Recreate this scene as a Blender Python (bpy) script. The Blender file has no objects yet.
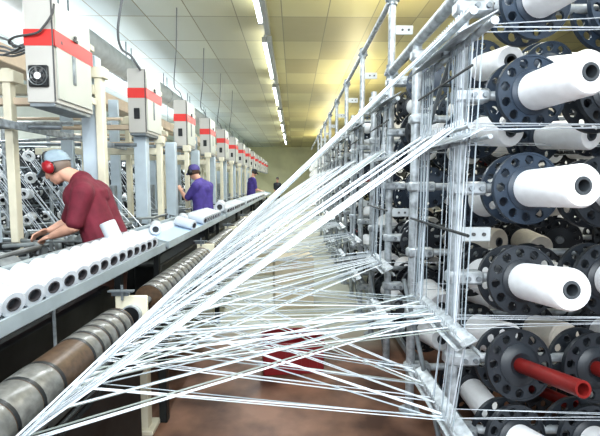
import bpy, bmesh, math, random
from mathutils import Vector, Matrix, Quaternion
random.seed(7)
R = random.random
def U_(a, b): return a + (b - a) * random.random()
COL = bpy.context.scene.collection
V = Vector
PI = math.pi

# ---------------------------------------------------------------- camera
F = 420.0
EYE = V((0, 0, 1.55))
cam_d = bpy.data.cameras.new('camera'); cam = bpy.data.objects.new('camera', cam_d); COL.objects.link(cam)
cam_d.sensor_width = 36; cam_d.lens = 36 * F / 600; cam_d.clip_start = 0.05; cam_d.clip_end = 200
PITCH = math.atan(36 / F); YAW = math.atan(6 / F)
cam.location = EYE
cam.rotation_euler = (PI / 2 - PITCH, 0, -YAW)
bpy.context.scene.camera = cam
RM = cam.rotation_euler.to_matrix()
def q(px, py, Y):
    """real-world point at distance Y down the hall that the photo shows at px, py"""
    d = RM @ V(((px - 300) / F, -(py - 218) / F, -1))
    return EYE + d * (Y / d.y)

# ---------------------------------------------------------------- materials
def mat(name, col, rough=0.5, metal=0.0, var=0.0, scale=8.0, emit=0.0, spec=0.5, bump=0.0, trans=0.0, objrand=0.0):
    m = bpy.data.materials.new(name); m.use_nodes = True
    nt = m.node_tree; b = nt.nodes['Principled BSDF']
    b.inputs['Base Color'].default_value = (*col, 1)
    b.inputs['Roughness'].default_value = rough
    b.inputs['Metallic'].default_value = metal
    b.inputs['Specular IOR Level'].default_value = spec
    if trans: b.inputs['Transmission Weight'].default_value = trans
    if emit:
        b.inputs['Emission Color'].default_value = (*col, 1); b.inputs['Emission Strength'].default_value = emit
    if var or bump:
        tc = nt.nodes.new('ShaderNodeTexCoord'); no = nt.nodes.new('ShaderNodeTexNoise')
        no.inputs['Scale'].default_value = scale; no.inputs['Detail'].default_value = 4
        nt.links.new(tc.outputs['Object'], no.inputs['Vector'])
        if var:
            cr = nt.nodes.new('ShaderNodeValToRGB')
            cr.color_ramp.elements[0].position = .3; cr.color_ramp.elements[1].position = .7
            cr.color_ramp.elements[0].color = (*[c * (1 - var) for c in col], 1)
            cr.color_ramp.elements[1].color = (*[min(1, c * (1 + var * .5)) for c in col], 1)
            nt.links.new(no.outputs['Fac'], cr.inputs['Fac']); nt.links.new(cr.outputs['Color'], b.inputs['Base Color'])
        if bump:
            bp = nt.nodes.new('ShaderNodeBump'); bp.inputs['Strength'].default_value = bump; bp.inputs['Distance'].default_value = .01
            nt.links.new(no.outputs['Fac'], bp.inputs['Height']); nt.links.new(bp.outputs['Normal'], b.inputs['Normal'])
    return m
M = dict(
    galv=mat('galvanised steel', (.44, .48, .51), .38, .3, .45, 22),
    galvd=mat('dull steel', (.26, .29, .31), .42, .5, .35, 10),
    pale=mat('pale painted steel', (.50, .54, .56), .45, 0, .12, 9),
    cream=mat('cream paint', (.72, .68, .54), .5, 0, .12, 6),
    tanp=mat('tan cladding', (.62, .50, .38), .6, 0, .2, 4),
    bluep=mat('pale blue panel', (.50, .58, .64), .35, 0, .18, 3),
    box=mat('grey cabinet paint', (.47, .46, .43), .42, 0, .05, 4),
    boxd=mat('grey cabinet side', (.50, .52, .47), .42, 0, .05, 4),
    edge=mat('dark seam', (.09, .09, .09), .6),
    red=mat('red stripe paint', (.62, .045, .04), .4),
    black=mat('black plastic', (.018, .02, .022), .4, 0, .3, 10),
    flange=mat('dark perforated flange', (.028, .034, .042), .38, 0, .3, 9),
    flangeb=mat('blue grey flange', (.035, .052, .078), .38, 0, .3, 9),
    dark=mat('oily dark machine metal', (.035, .04, .042), .45, .4, .4, 7),
    mid=mat('machine grey metal', (.32, .35, .36), .4, .5, .35, 8),
    yarn=mat('white tape yarn', (.74, .79, .84), .35, 0, 0, 5, spec=.6),
    yarn2=mat('bluish tape yarn', (.40, .46, .50), .35, 0, 0, 5, spec=.6),
    pack=mat('wound white yarn', (.86, .88, .91), .55, 0, .05, 30, bump=.15),
    packb=mat('wound ecru yarn', (.74, .70, .63), .6, 0, .08, 30, bump=.15),
    tubew=mat('white spool', (.52, .55, .59), .45, 0, .04, 8),
    core=mat('red core tube', (.21, .02, .018), .35, 0, .25, 12),
    corein=mat('grey core tube', (.07, .08, .09), .5),
    corering=mat('brown grey core ring', (.075, .07, .075), .5),
    trayw=mat('white tray enamel', (.62, .67, .71), .35, 0, .05, 4),
    trayb=mat('pale blue tray floor', (.45, .60, .80), .3, 0, .05, 4),
    trayl=mat('grey tray lip', (.44, .50, .53), .35, .4, .15, 5),
    brown=mat('brown woven fabric', (.095, .06, .038), .38, 0, .35, 40),
    silver=mat('silver grey woven fabric', (.20, .20, .19), .28, .2, .4, 30),
    crate=mat('red plastic crate', (.22, .015, .02), .4),
    card=mat('cardboard', (.62, .55, .42), .7, 0, .08, 5),
    skin=mat('skin', (.66, .38, .28), .5, 0, .1, 12),
    maroon=mat('burgundy cotton', (.155, .018, .035), .8, 0, .25, 14, bump=.5),
    purple=mat('violet cotton', (.085, .06, .27), .8, 0, .25, 14, bump=.5),
    trou=mat('dark work trousers', (.03, .035, .045), .8, 0, .3, 14),
    brownc=mat('brown apron cloth', (.13, .07, .055), .8, 0, .3, 14),
    cap=mat('blue grey cap cloth', (.30, .38, .44), .8, 0, .2, 14),
    capp=mat('violet cap cloth', (.11, .09, .28), .8, 0, .2, 14),
    muff=mat('red ear defender', (.30, .012, .02), .35),
    hair=mat('brown hair', (.10, .06, .04), .7),
    greyhair=mat('greying cropped hair', (.22, .17, .14), .7),
    eye=mat('eye', (.05, .04, .03), .3),
    white=mat('white fan hub', (.8, .82, .84), .4),
    cable=mat('grey cable', (.16, .17, .18), .5),
    wall=mat('pale yellow painted wall', (.72, .72, .50), .6, 0, .08, 1.5),
    wallw=mat('off white painted wall', (.70, .72, .66), .6, 0, .08, 1.5),
    walld=mat('shade dark wall', (.05, .055, .06), .7, 0, .3, 2),  # near black colour stands in for the shadow behind the reels
    housing=mat('light housing', (.34, .36, .36), .45),
)
def tape(name, col, alpha):
    m = mat(name, col, .32, spec=.6); nt = m.node_tree; b = nt.nodes['Principled BSDF']
    t = nt.nodes.new('ShaderNodeBsdfTransparent'); x = nt.nodes.new('ShaderNodeMixShader'); x.inputs[0].default_value = alpha
    nt.links.new(t.outputs[0], x.inputs[1]); nt.links.new(b.outputs[0], x.inputs[2]); nt.links.new(x.outputs[0], nt.nodes['Material Output'].inputs['Surface'])
    return m
M['yarn'] = tape('white tape yarn', (.68, .74, .80), .85)
M['yarn2'] = tape('bluish tape yarn', (.42, .49, .54), .7)
M['yarn3'] = tape('grey green tape yarn', (.36, .41, .39), .65)
def lampmat():
    return mat('fluorescent tube', (.93, .97, 1.0), .4, emit=9.0)
M['tube'] = lampmat()

def node(nt, t, **k):
    n = nt.nodes.new(t)
    for a, v in k.items(): setattr(n, a, v)
    return n
def ceiling_mat():
    m = bpy.data.materials.new('glossy ceiling panels'); m.use_nodes = True
    nt = m.node_tree; L = nt.links; b = nt.nodes['Principled BSDF']
    tc = node(nt, 'ShaderNodeTexCoord'); sp = node(nt, 'ShaderNodeSeparateXYZ'); L.new(tc.outputs['Object'], sp.inputs[0])
    def cell(sock, size, off, w):
        a = node(nt, 'ShaderNodeMath', operation='ADD'); L.new(sock, a.inputs[0]); a.inputs[1].default_value = off
        d = node(nt, 'ShaderNodeMath', operation='DIVIDE'); L.new(a.outputs[0], d.inputs[0]); d.inputs[1].default_value = size
        f = node(nt, 'ShaderNodeMath', operation='FRACT'); L.new(d.outputs[0], f.inputs[0])
        fl = node(nt, 'ShaderNodeMath', operation='FLOOR'); L.new(d.outputs[0], fl.inputs[0])
        c = node(nt, 'ShaderNodeMath', operation='LESS_THAN'); L.new(f.outputs[0], c.inputs[0]); c.inputs[1].default_value = w / size
        return fl, c
    fx, cx = cell(sp.outputs['X'], .74, 50 * .74 + .20, .016)
    fy, cy = cell(sp.outputs['Y'], 1.19, 0, .02)
    cb = node(nt, 'ShaderNodeCombineXYZ'); L.new(fx.outputs[0], cb.inputs[0]); L.new(fy.outputs[0], cb.inputs[1])
    wn = node(nt, 'ShaderNodeTexWhiteNoise', noise_dimensions='2D'); L.new(cb.outputs[0], wn.inputs['Vector'])
    # white panels over the looms; warm reflected light painted yellow over aisle and creel
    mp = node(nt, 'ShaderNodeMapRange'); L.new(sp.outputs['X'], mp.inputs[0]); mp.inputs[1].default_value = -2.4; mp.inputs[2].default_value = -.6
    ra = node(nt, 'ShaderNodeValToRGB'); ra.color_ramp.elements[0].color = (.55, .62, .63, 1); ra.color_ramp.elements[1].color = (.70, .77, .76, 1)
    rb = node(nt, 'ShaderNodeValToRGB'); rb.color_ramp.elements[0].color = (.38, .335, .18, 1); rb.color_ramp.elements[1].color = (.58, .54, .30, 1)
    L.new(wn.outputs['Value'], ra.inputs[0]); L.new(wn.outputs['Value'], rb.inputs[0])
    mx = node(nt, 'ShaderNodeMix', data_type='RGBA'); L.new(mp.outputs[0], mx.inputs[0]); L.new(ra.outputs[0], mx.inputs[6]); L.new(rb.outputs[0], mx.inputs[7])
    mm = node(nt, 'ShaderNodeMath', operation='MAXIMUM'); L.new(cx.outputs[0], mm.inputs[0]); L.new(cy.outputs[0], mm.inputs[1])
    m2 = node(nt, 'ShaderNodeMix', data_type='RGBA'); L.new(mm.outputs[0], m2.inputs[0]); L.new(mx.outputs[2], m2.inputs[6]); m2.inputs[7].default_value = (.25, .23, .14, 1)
    L.new(m2.outputs[2], b.inputs['Base Color'])
    b.inputs['Roughness'].default_value = .42; b.inputs['Specular IOR Level'].default_value = .7
    no = node(nt, 'ShaderNodeTexNoise'); no.inputs['Scale'].default_value = 1.2; L.new(tc.outputs['Object'], no.inputs['Vector'])
    bp = node(nt, 'ShaderNodeBump'); bp.inputs['Strength'].default_value = .35; bp.inputs['Distance'].default_value = .05
    L.new(no.outputs['Fac'], bp.inputs['Height']); L.new(bp.outputs[0], b.inputs['Normal'])
    return m
def floor_mat():
    m = bpy.data.materials.new('worn factory floor'); m.use_nodes = True
    nt = m.node_tree; L = nt.links; b = nt.nodes['Principled BSDF']
    tc = node(nt, 'ShaderNodeTexCoord'); sp = node(nt, 'ShaderNodeSeparateXYZ'); L.new(tc.outputs['Object'], sp.inputs[0])
    no = node(nt, 'ShaderNodeTexNoise'); no.inputs['Scale'].default_value = 2.5; no.inputs['Detail'].default_value = 6; L.new(tc.outputs['Object'], no.inputs['Vector'])
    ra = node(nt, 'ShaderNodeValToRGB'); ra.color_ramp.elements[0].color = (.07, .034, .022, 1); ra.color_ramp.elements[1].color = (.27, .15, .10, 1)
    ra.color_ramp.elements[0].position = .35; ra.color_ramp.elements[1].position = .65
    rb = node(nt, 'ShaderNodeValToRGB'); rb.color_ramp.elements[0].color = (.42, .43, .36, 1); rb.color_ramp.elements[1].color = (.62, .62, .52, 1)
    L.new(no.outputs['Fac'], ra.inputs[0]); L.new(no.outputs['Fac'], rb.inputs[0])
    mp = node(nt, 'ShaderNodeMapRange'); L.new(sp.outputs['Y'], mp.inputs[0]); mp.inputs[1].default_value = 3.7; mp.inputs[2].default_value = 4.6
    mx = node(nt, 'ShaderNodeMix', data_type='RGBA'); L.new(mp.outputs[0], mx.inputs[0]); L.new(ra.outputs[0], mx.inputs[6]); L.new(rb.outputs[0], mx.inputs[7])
    L.new(mx.outputs[2], b.inputs['Base Color']); b.inputs['Roughness'].default_value = .45
    return m
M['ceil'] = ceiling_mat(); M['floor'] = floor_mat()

# ---------------------------------------------------------------- mesh helpers
class MB:
    def __init__(s): s.v = []; s.f = []
    def add(s, vs, fs):
        o = len(s.v); s.v += [V(v) for v in vs]; s.f += [[i + o for i in f] for f in fs]; return s
    def box(s, c, d, rot=None, bev=0.0):
        bm = bmesh.new(); bmesh.ops.create_cube(bm, size=1)
        for v in bm.verts: v.co = V((v.co.x * d[0], v.co.y * d[1], v.co.z * d[2]))
        if bev: bmesh.ops.bevel(bm, geom=bm.edges[:], offset=bev, segments=1, affect='EDGES')
        m = rot if rot is not None else Matrix.Identity(3)
        bm.verts.index_update()
        s.add([m @ v.co + V(c) for v in bm.verts], [[v.index for v in f.verts] for f in bm.faces]); bm.free(); return s
    def bb(s, a, b, bev=0.0):
        a = V(a); b = V(b); return s.box((a + b) / 2, [abs(b[i] - a[i]) for i in range(3)], None, bev)
    def prism(s, poly, x0, x1, axis=1):
        """poly of 2D points in the plane across axis, extruded from x0 to x1"""
        def mk(p, t):
            if axis == 1: return (p[0], t, p[1])
            if axis == 0: return (t, p[0], p[1])
            return (p[0], p[1], t)
        n = len(poly); vs = [mk(p, x0) for p in poly] + [mk(p, x1) for p in poly]
        fs = [list(range(n)), list(range(2 * n - 1, n - 1, -1))] + [[i, i + n, (i + 1) % n + n, (i + 1) % n] for i in range(n)]
        return s.add(vs, fs)
    def tube(s, pts, r, n=10, cap=True):
        pts = [V(p) for p in pts]; rs = r if isinstance(r, (list, tuple)) else [r] * len(pts)
        vs = []; fs = []; up = None
        for i, p in enumerate(pts):
            if i == 0: d = pts[1] - p
            elif i == len(pts) - 1: d = p - pts[i - 1]
            else: d = (pts[i + 1] - p).normalized() + (p - pts[i - 1]).normalized()
            d.normalize()
            if up is None:
                up = V((0, 0, 1)) if abs(d.z) < .9 else V((1, 0, 0))
            a = d.cross(up).normalized(); up2 = a.cross(d).normalized(); up = up2
            for k in range(n):
                t = 2 * PI * (k + .5) / n; vs.append(p + (a * math.cos(t) + up2 * math.sin(t)) * rs[i])
        for i in range(len(pts) - 1):
            for k in range(n):
                fs.append([i * n + k, i * n + (k + 1) % n, (i + 1) * n + (k + 1) % n, (i + 1) * n + k])
        if cap:
            fs.append(list(range(n))[::-1]); fs.append([(len(pts) - 1) * n + k for k in range(n)])
        return s.add(vs, fs)
    def lathe(s, prof, n=28, mtx=None):
        """prof: (radius, z) pairs, closed loop if first == last"""
        vs = []; fs = []; closed = prof[0] == prof[-1]
        if closed: prof = prof[:-1]
        m = len(prof)
        for (r, z) in prof:
            for k in range(n):
                t = 2 * PI * k / n; vs.append(V((r * math.cos(t), r * math.sin(t), z)))
        for i in range(m if closed else m - 1):
            j = (i + 1) % m
            for k in range(n):
                fs.append([i * n + k, i * n + (k + 1) % n, j * n + (k + 1) % n, j * n + k])
        if mtx is not None: vs = [mtx @ v for v in vs]
        return s.add(vs, fs)
    def ell(s, c, r, rot=None, n=14, m=9):
        vs = []; fs = []; rr = rot if rot is not None else Matrix.Identity(3)
        for i in range(m + 1):
            th = PI * i / m
            for k in range(n):
                t = 2 * PI * k / n
                vs.append(rr @ V((r[0] * math.sin(th) * math.cos(t), r[1] * math.sin(th) * math.sin(t), r[2] * math.cos(th))) + V(c))
        for i in range(m):
            for k in range(n):
                fs.append([i * n + k, (i + 1) * n + k, (i + 1) * n + (k + 1) % n, i * n + (k + 1) % n])
        return s.add(vs, fs)
    def cap(s, a, b, ra, rb, n=14):
        """round-ended taper between a and b"""
        a = V(a); b = V(b); d = b - a; L = d.length; pts = []; rs = []
        d.normalize()
        for i in range(5):
            t = PI / 2 * i / 4; pts.append(a - d * ra * math.cos(t)); rs.append(max(1e-4, ra * math.sin(t)))
        for i in range(5):
            t = PI / 2 * i / 4; pts.append(b + d * rb * math.sin(t)); rs.append(max(1e-4, rb * math.cos(t)))
        return s.tube(pts, rs, n)
    def mesh(s, name, m, smooth=False):
        me = bpy.data.meshes.new(name); me.from_pydata([tuple(v) for v in s.v], [], s.f); me.update()
        bm = bmesh.new(); bm.from_mesh(me)
        bmesh.ops.remove_doubles(bm, verts=bm.verts, dist=1e-6)
        bmesh.ops.recalc_face_normals(bm, faces=bm.faces); bm.to_mesh(me); bm.free()
        if m is not None: me.materials.append(m)
        if smooth: me.shade_smooth() if hasattr(me, 'shade_smooth') else None
        return me
    def build(s, name, m, parent=None, smooth=True, angle=None):
        me = s.mesh(name, m)
        if smooth:
            for p in me.polygons: p.use_smooth = True
            try: me.set_sharp_from_angle(angle=math.radians(38))
            except Exception: pass
        o = bpy.data.objects.new(name, me); COL.objects.link(o)
        if parent is not None: o.parent = parent
        return o
def tag(o, label, cat, group=None, kind=None):
    if label: o['label'] = label
    if cat: o['category'] = cat
    if group: o['group'] = group
    if kind: o['kind'] = kind
    return o
def struct(o): o['kind'] = 'structure'; return o
def thing(name, label, cat, loc=(0, 0, 0), group=None, rot=None):
    o = bpy.data.objects.new(name, None); COL.objects.link(o); o.location = loc; o.empty_display_size = .1
    if rot is not None: o.rotation_mode = 'QUATERNION'; o.rotation_quaternion = rot
    return tag(o, label, cat, group)
def kids(o): return [c for c in ALLKIDS.get(o.name, [])]
ALLKIDS = {}
def copy_tree(src_parts, name, label, cat, loc, group, rot=None):
    t = thing(name, label, cat, loc, group, rot)
    for p, subs in src_parts:
        c = p.copy(); COL.objects.link(c); c.parent = t
        for u in subs:
            d = u.copy(); COL.objects.link(d); d.parent = c
    return t
ORD = ['nearest', 'second', 'third', 'fourth', 'fifth', 'sixth', 'seventh', 'eighth', 'ninth', 'tenth', 'eleventh', 'twelfth', 'thirteenth', 'fourteenth', 'fifteenth', 'sixteenth', 'seventeenth', 'eighteenth', 'nineteenth', 'twentieth', 'twenty-first']

# ---------------------------------------------------------------- the setting
CZ = 4.25
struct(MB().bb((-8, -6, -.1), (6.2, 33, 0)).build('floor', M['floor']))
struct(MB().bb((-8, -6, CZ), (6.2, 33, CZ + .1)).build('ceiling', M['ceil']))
struct(MB().bb((-8, 33, 0), (6.2, 33.1, CZ)).build('wall_far', M['wall']))
struct(MB().bb((-8.1, -6, 0), (-8, 33, CZ)).build('wall_left', M['wallw']))
struct(MB().bb((6.2, -6, 0), (6.3, 33, CZ)).build('wall_right', M['walld']))

# fluorescent battens down the ceiling
for i in range(8):
    y0 = .55 + i * 3.55; y1 = y0 + 2.75
    where = ['closest to the camera', 'second from the camera', 'third from the camera', 'fourth from the camera', 'fifth from the camera', 'sixth from the camera', 'seventh from the camera', 'farthest by the end wall'][i]
    t = thing('fluorescent_light', 'long white fluorescent light on the ceiling over the aisle, ' + where, 'light', (-.53, y0, 4.0), 'fluorescent lights over the aisle')
    MB().bb((.045, 0, .02), (.14, y1 - y0 + .5, .12), .01).build('housing', M['housing'], t)
    MB().bb((.0, .0, .10), (.06, y1 - y0, .13)).build('reflector', M['pale'], t)
    MB().tube([(0, .04, .05), (0, y1 - y0 - .04, .05)], .028, 10).build('tube', M['tube'], t)
    for yy in (.0, y1 - y0 - .05): MB().bb((-.03, yy, .01), (.045, yy + .05, .10), .004).build('lamp_holder', M['housing'], t)
    for hy in (.6, 2.2): MB().tube([(.09, hy, .12), (.09, hy, CZ - 4.0)], .008, 6).build('hanger', M['housing'], t)

# ducts on the left
def duct(pa, r, name, label):
    t = thing(name, label, 'duct', pa[0])
    n = 24; L = pa[1] - pa[0]
    MB().tube([(0, 0, 0), L], r, n).build('pipe', M['pale'], t)
    for k in range(1, 14):
        MB().tube([L * k / 14 - V((0, .02, 0)), L * k / 14 + V((0, .02, 0))], r + .012, n).build('joint_ring', M['galv'], t)
        MB().tube([L * k / 14 + V((0, 0, r)), L * k / 14 + V((0, 0, CZ - pa[0].z))], .012, 6).build('hanger', M['galvd'], t)
    return t
duct((V((-3.25, -1, 3.72)), V((-3.25, 32, 3.72))), .21, 'air_duct', 'round grey air duct running the length of the ceiling above the looms')
t = thing('cable_trunking', 'tan cable trunking beam running above the back of the looms', 'trunking', (-3.3, 1.0, 2.95))
MB().bb((-.16, 0, -.10), (.16, 30, .10), .01).build('channel', M['tanp'], t)
for k in range(12): MB().tube([(0, .63 + k * 2.4, .12), (0, .63 + k * 2.4, CZ - 2.95)], .012, 6).build('hanger', M['galvd'], t)
for k in range(12): MB().bb((-.19, .6 + k * 2.4, -.13), (.19, .66 + k * 2.4, .13), .004).build('bracket', M['cream'], t)

# ---------------------------------------------------------------- control boxes with cables
def control_box(i, y, label):
    x0, x1, z0, z1, dp = -2.035, -1.82, 2.155, 2.93, .60
    t = thing('control_box', label, 'control box', ((x0 + x1) / 2, y, z0), 'control boxes above the looms')
    w = (x1 - x0) / 2; h = z1 - z0
    MB().bb((-w, 0, .0), (w, dp, h), .006).build('cabinet', M['box'], t)
    d = MB().bb((w, .035, .035), (w + .012, dp - .03, h - .03), .003).build('door', M['boxd'], t)
    MB().bb((w + .012, .26, .20), (w + .022, .29, .40), .004).bb((w + .012, .25, .19), (w + .018, .30, .42), .002).build('handle', M['galvd'], d)
    MB().tube([(w + .010, .30, h - .2), (w + .028, .30, h - .2)], .014, 12).bb((w + .018, .27, h - .235), (w + .028, .33, h - .215)).build('lock', M['edge'], d)
    MB().bb((w + .012, .09, .46), (w + .015, .11, .485)).build('maker_mark', M['edge'], d)
    zs0, zs1 = h * .545, h * .70
    MB().bb((-w - .002, -.003, zs0), (w + .0145, .0, zs1)).bb((w + .012, -.003, zs0), (w + .0145, dp, zs1)).build('red_stripe', M['red'], t)
    MB().bb((w - .006, -.004, .01), (w + .006, .0, h - .01)).build('seam', M['edge'], t)
    MB().bb((-w + .01, .01, -.03), (w - .01, dp - .02, 0), .004).build('base_tray', M['galvd'], t)
    if i == 0:
        f = MB().bb((-.08, -.025, .115), (.07, .0, .275), .008).build('fan_housing', M['black'], t)
        rm = Matrix.Translation((-.005, -.026, .195)) @ Matrix.Rotation(PI / 2, 4, 'X')
        MB().lathe([(.066, 0), (.072, .004), (.072, -.004), (.066, -.006), (.066, 0)], 28, rm).lathe([(.048, 0), (.051, .003), (.051, -.003), (.048, 0)], 28, rm).build('fan_guard', M['mid'], f)
        MB().tube([(-.005, -.030, .195), (-.005, -.022, .195)], .026, 18).build('fan_hub', M['white'], f)
        bl = MB()
        for k in range(7):
            a = 2 * PI * k / 7; c = V((-.005 + .045 * math.cos(a), -.027, .195 + .045 * math.sin(a)))
            bl.box(c, (.04, .003, .018), Matrix.Rotation(-a, 3, 'Y') @ Matrix.Rotation(.5, 3, 'X'))
        bl.build('fan_blade', M['edge'], f)
    else:
        MB().bb((-.035, -.012, .17), (.035, .0, .30), .004).build('vent', M['black'], t)
    # hanger bracket to the machine post
    MB().bb((-w, dp, .10), (w, dp + .08, .16), .004).build('bracket', M['cream'], t)
    MB().bb((-w, dp, h - .2), (w, dp + .08, h - .15), .004).build('bracket', M['cream'], t)
    return t
NB = 14
for i in range(NB):
    y = 3.30 + i * 1.98
    lab = ('large grey control box with black fan and red stripe hanging closest to the camera' if i == 0 else
           'grey control box with red stripe above the looms, %s from the camera' % ORD[i])
    if i == NB - 1: lab = 'grey control box with a red stripe, farthest of the row'
    control_box(i, y, lab)
def curve_cable(name, pts, r, label, m='cable', res=8):
    # Catmull-Rom through pts
    P = [V(p) for p in pts]; P = [P[0] * 2 - P[1]] + P + [P[-1] * 2 - P[-2]]; out = []
    for i in range(1, len(P) - 2):
        for k in range(res):
            t = k / res; a, b, c, d = P[i - 1], P[i], P[i + 1], P[i + 2]
            out.append(.5 * ((2 * b) + (c - a) * t + (2 * a - 5 * b + 4 * c - d) * t * t + (3 * b - a - 3 * c + d) * t ** 3))
    out.append(P[-2])
    o = MB().tube(out, r, 6).build(name, M[m])
    if label: tag(o, label, 'cable', 'cables to the control boxes')
    return o
bx = -1.94
cl = ['thick grey cable looping from the ceiling to the second control box', 'thin grey cable from the ceiling to the third control box', 'thin grey cable from the ceiling to the fourth control box',
      'thin grey cable from the ceiling to the fifth control box', 'thin grey cable from the ceiling to the sixth control box']
for i in range(1, 6):
    y = 3.30 + i * 1.98 + .3
    if i == 1:
        pts = [q(124, -12, 4.6), q(118, 28, 4.7), q(121, 48, 4.9), q(131, 56, 5.05), q(139, 68, 5.2), (bx, 5.5, 2.95)]
        curve_cable('power_cable', pts, .014, cl[0])
    else:
        top = V((bx + .12, y - .75, CZ))
        pts = [top, top + V((-.05, .1, -.6)), (bx - .04, y - .42, 3.16), (bx - .02, y - .15, 3.08), (bx, y, 2.92)]
        curve_cable('power_cable', pts, .009, cl[i - 1])
curve_cable('power_cable', [q(54, 4, 3.27), q(52, 14, 3.26), q(44, 26, 3.26), q(36, 33, 3.27), q(15, 37, 3.3), q(9, 43, 3.35), q(20, 48, 3.4), q(4, 55, 3.6)], .009, 'dark cable running across the front of the nearest control box', 'edge')
curve_cable('power_cable', [q(25, 44, 3.32), q(14, 47, 3.4), q(10, 41, 3.5), q(-10, 34, 3.7)], .009, 'grey cable leaving the side of the nearest control box')
for k in range(3):
    curve_cable('power_cable', [q(27, 46 + 3 * k, 3.5), q(14, 50 + 3 * k, 3.6), q(4, 47 + 4 * k, 3.7), q(-12, 44 + 5 * k, 3.8)], .010,
                ['lowest', 'middle one', 'uppermost'][2 - k] + ' of the loose grey cables beside the nearest control box')

# ---------------------------------------------------------------- circular looms behind the trays
def ring(mb, c, R0, r, n=40, m=8, z=0):
    prof = [(R0 + r * math.cos(2 * PI * k / m), z + r * math.sin(2 * PI * k / m)) for k in range(m)]; prof.append(prof[0])
    return mb.lathe(prof, n, Matrix.Translation(c))
PX, PXC = -1.97, -1.83
panelY = [4.13, 5.44, 6.75, 8.4, 10.1, 11.8, 13.6, 15.3, 17.1, 18.8]
postY = [4.05, 5.78, 7.25, 9.0, 10.7, 12.4, 14.2, 15.9, 17.7, 19.4]
for i in range(10):
    yc = panelY[i] - .95 if i == 0 else panelY[i] - .6
    t = thing('circular_loom', 'circular weaving machine with pale blue panel and cream post, %s from the camera' % (ORD[i] if i else 'closest'), 'loom', (0, yc, 0), 'circular looms in the row')
    Y = lambda a: a - yc
    ph = 2.62 if i == 0 else 2.17
    MB().bb((PX - .075, Y(panelY[i]), .4), (PX + .085, Y(panelY[i]) + .12, 2.18 if i else 2.75), .008).build('side_panel', M['bluep'], t)
    MB().bb((PXC - .04, Y(postY[i]), .1), (PXC + .03, Y(postY[i]) + .08, ph), .006).bb((PXC - .06, Y(postY[i]) - .02, ph - .10), (PXC + .06, Y(postY[i]) + .1, ph), .005).build('post', M['cream'], t)
    MB().bb((-2.50, Y(panelY[i]) - .42, .8), (-2.43, Y(panelY[i]) - .34, 2.52), .006).bb((-2.55, Y(panelY[i]) - .44, 2.4), (-2.38, Y(panelY[i]) - .3, 2.5), .005).build('post', M['cream'], t)
    MB().bb((-2.72, Y(panelY[i]) - .45, .8), (-2.58, Y(panelY[i]) - .40, 2.75), .006).build('side_panel', M['bluep'], t)
    MB().bb((-3.5, Y(postY[i]), ph - .25), (PXC - .04, Y(postY[i]) + .09, ph - .16), .005).build('cross_beam', M['cream'], t)
    MB().bb((-3.5, Y(postY[i]) - .3, 2.22), (-2.1, Y(postY[i]) - .2, 2.28), .005).build('cross_beam', M['tanp'], t)
    MB().tube([(-3.5, Y(postY[i]) - .5, 2.02), (-2.0, Y(postY[i]) - .35, 2.02)], .022, 10).build('cross_pipe', M['galvd'], t)
    for e in range(3): MB().tube([(-3.6, Y(postY[i]) + .45 + .3 * e, 2.12 + .09 * e), (-2.0, Y(postY[i]) + .35 + .3 * e, 2.10 + .09 * e)], .018, 8).build('cross_pipe', M['galv'] if e % 2 else M['tanp'], t)
    MB().bb((-2.3, Y(postY[i]) - .9, 1.98), (-2.26, Y(postY[i]) + .7, 2.04), .004).build('side_rail', M['galv'], t)
    MB().tube([(-3.5, Y(postY[i]) + .3, 1.93), (-2.0, Y(postY[i]) + .1, 1.98)], .015, 8).build('cross_pipe', M['galv'], t)
    c = (-2.62, 0, 0)
    MB().lathe([(.0, .0), (.50, .0), (.50, .10), (.42, .16), (.38, .62), (.55, .72), (.56, .80), (.0, .82)], 36, Matrix.Translation(c)).build('base', M['dark'], t)
    mb = MB(); ring(mb, c, .60, .028, z=.92); ring(mb, c, .60, .02, z=1.03); mb.build('shuttle_ring', M['mid'], t)
    mb = MB()
    for k in range(24):
        a = 2 * PI * k / 24; mb.tube([(c[0] + .60 * math.cos(a), .60 * math.sin(a), .90), (c[0] + .60 * math.cos(a), .60 * math.sin(a), 1.05)], .010, 6)
    mb.build('reed', M['galv'], t)
    for k in range(6):
        a = 2 * PI * k / 6 + .4; cc = V((c[0] + .52 * math.cos(a), .52 * math.sin(a), .99))
        MB().box(cc, (.10, .26, .06), Matrix.Rotation(a, 3, 'Z'), .012).build('shuttle', M['dark'], t)
    MB().lathe([(0, .8), (.16, .8), (.12, .95), (.05, 1.0), (.05, 1.5), (.0, 1.5)], 20, Matrix.Translation(c)).build('hub', M['mid'], t)
    # tubular guard nearest the aisle
    g = MB()
    for zz, xx in ((1.10, -1.78), (1.00, -1.74)):
        g.tube([(-2.5, -.95, zz - .12), (-2.45, -.95, zz), (xx - .15, -.95, zz), (xx, -.8, zz), (xx, -.25, zz), (xx - .1, -.12, zz), (xx - .35, -.1, zz - .02)], .016, 8)
    g.tube([(-1.9, -.95, .5), (-1.9, -.95, 1.1)], .016, 8).tube([(-2.25, -.95, .5), (-2.25, -.95, 1.1)], .016, 8)
    g.build('guard_rail', M['mid'], t)
    for k in range(5):
        xx = -2.35 + .11 * k
        MB().lathe([(0, 0), (.045, 0), (.05, .02), (.05, .10), (.03, .13), (0, .13)], 14, Matrix.Translation((xx, -.62 + .05 * (k % 2), .86 + .02 * (k % 3)))).build('tension_device', M['mid'], t)
    # curved cover
    cv = []
    for k in range(13):
        a = PI * (.05 + .9 * k / 12); cv.append((.20 * math.cos(a), .20 * math.sin(a)))
    poly = [(-1.98 + x, .88 + z) for x, z in cv] + [(-1.98 + x * .7, .88 + z * .7) for x, z in cv[::-1]]
    MB().prism(poly, -.55, -.35).build('gear_cover', M['mid'], t)
    MB().bb((-2.05, -.50, .0), (-1.5, .45, .72), .02).bb((-1.95, -.2, .7), (-1.72, .2, .90), .03).build('drive_cabinet', M['dark'], t)
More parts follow.
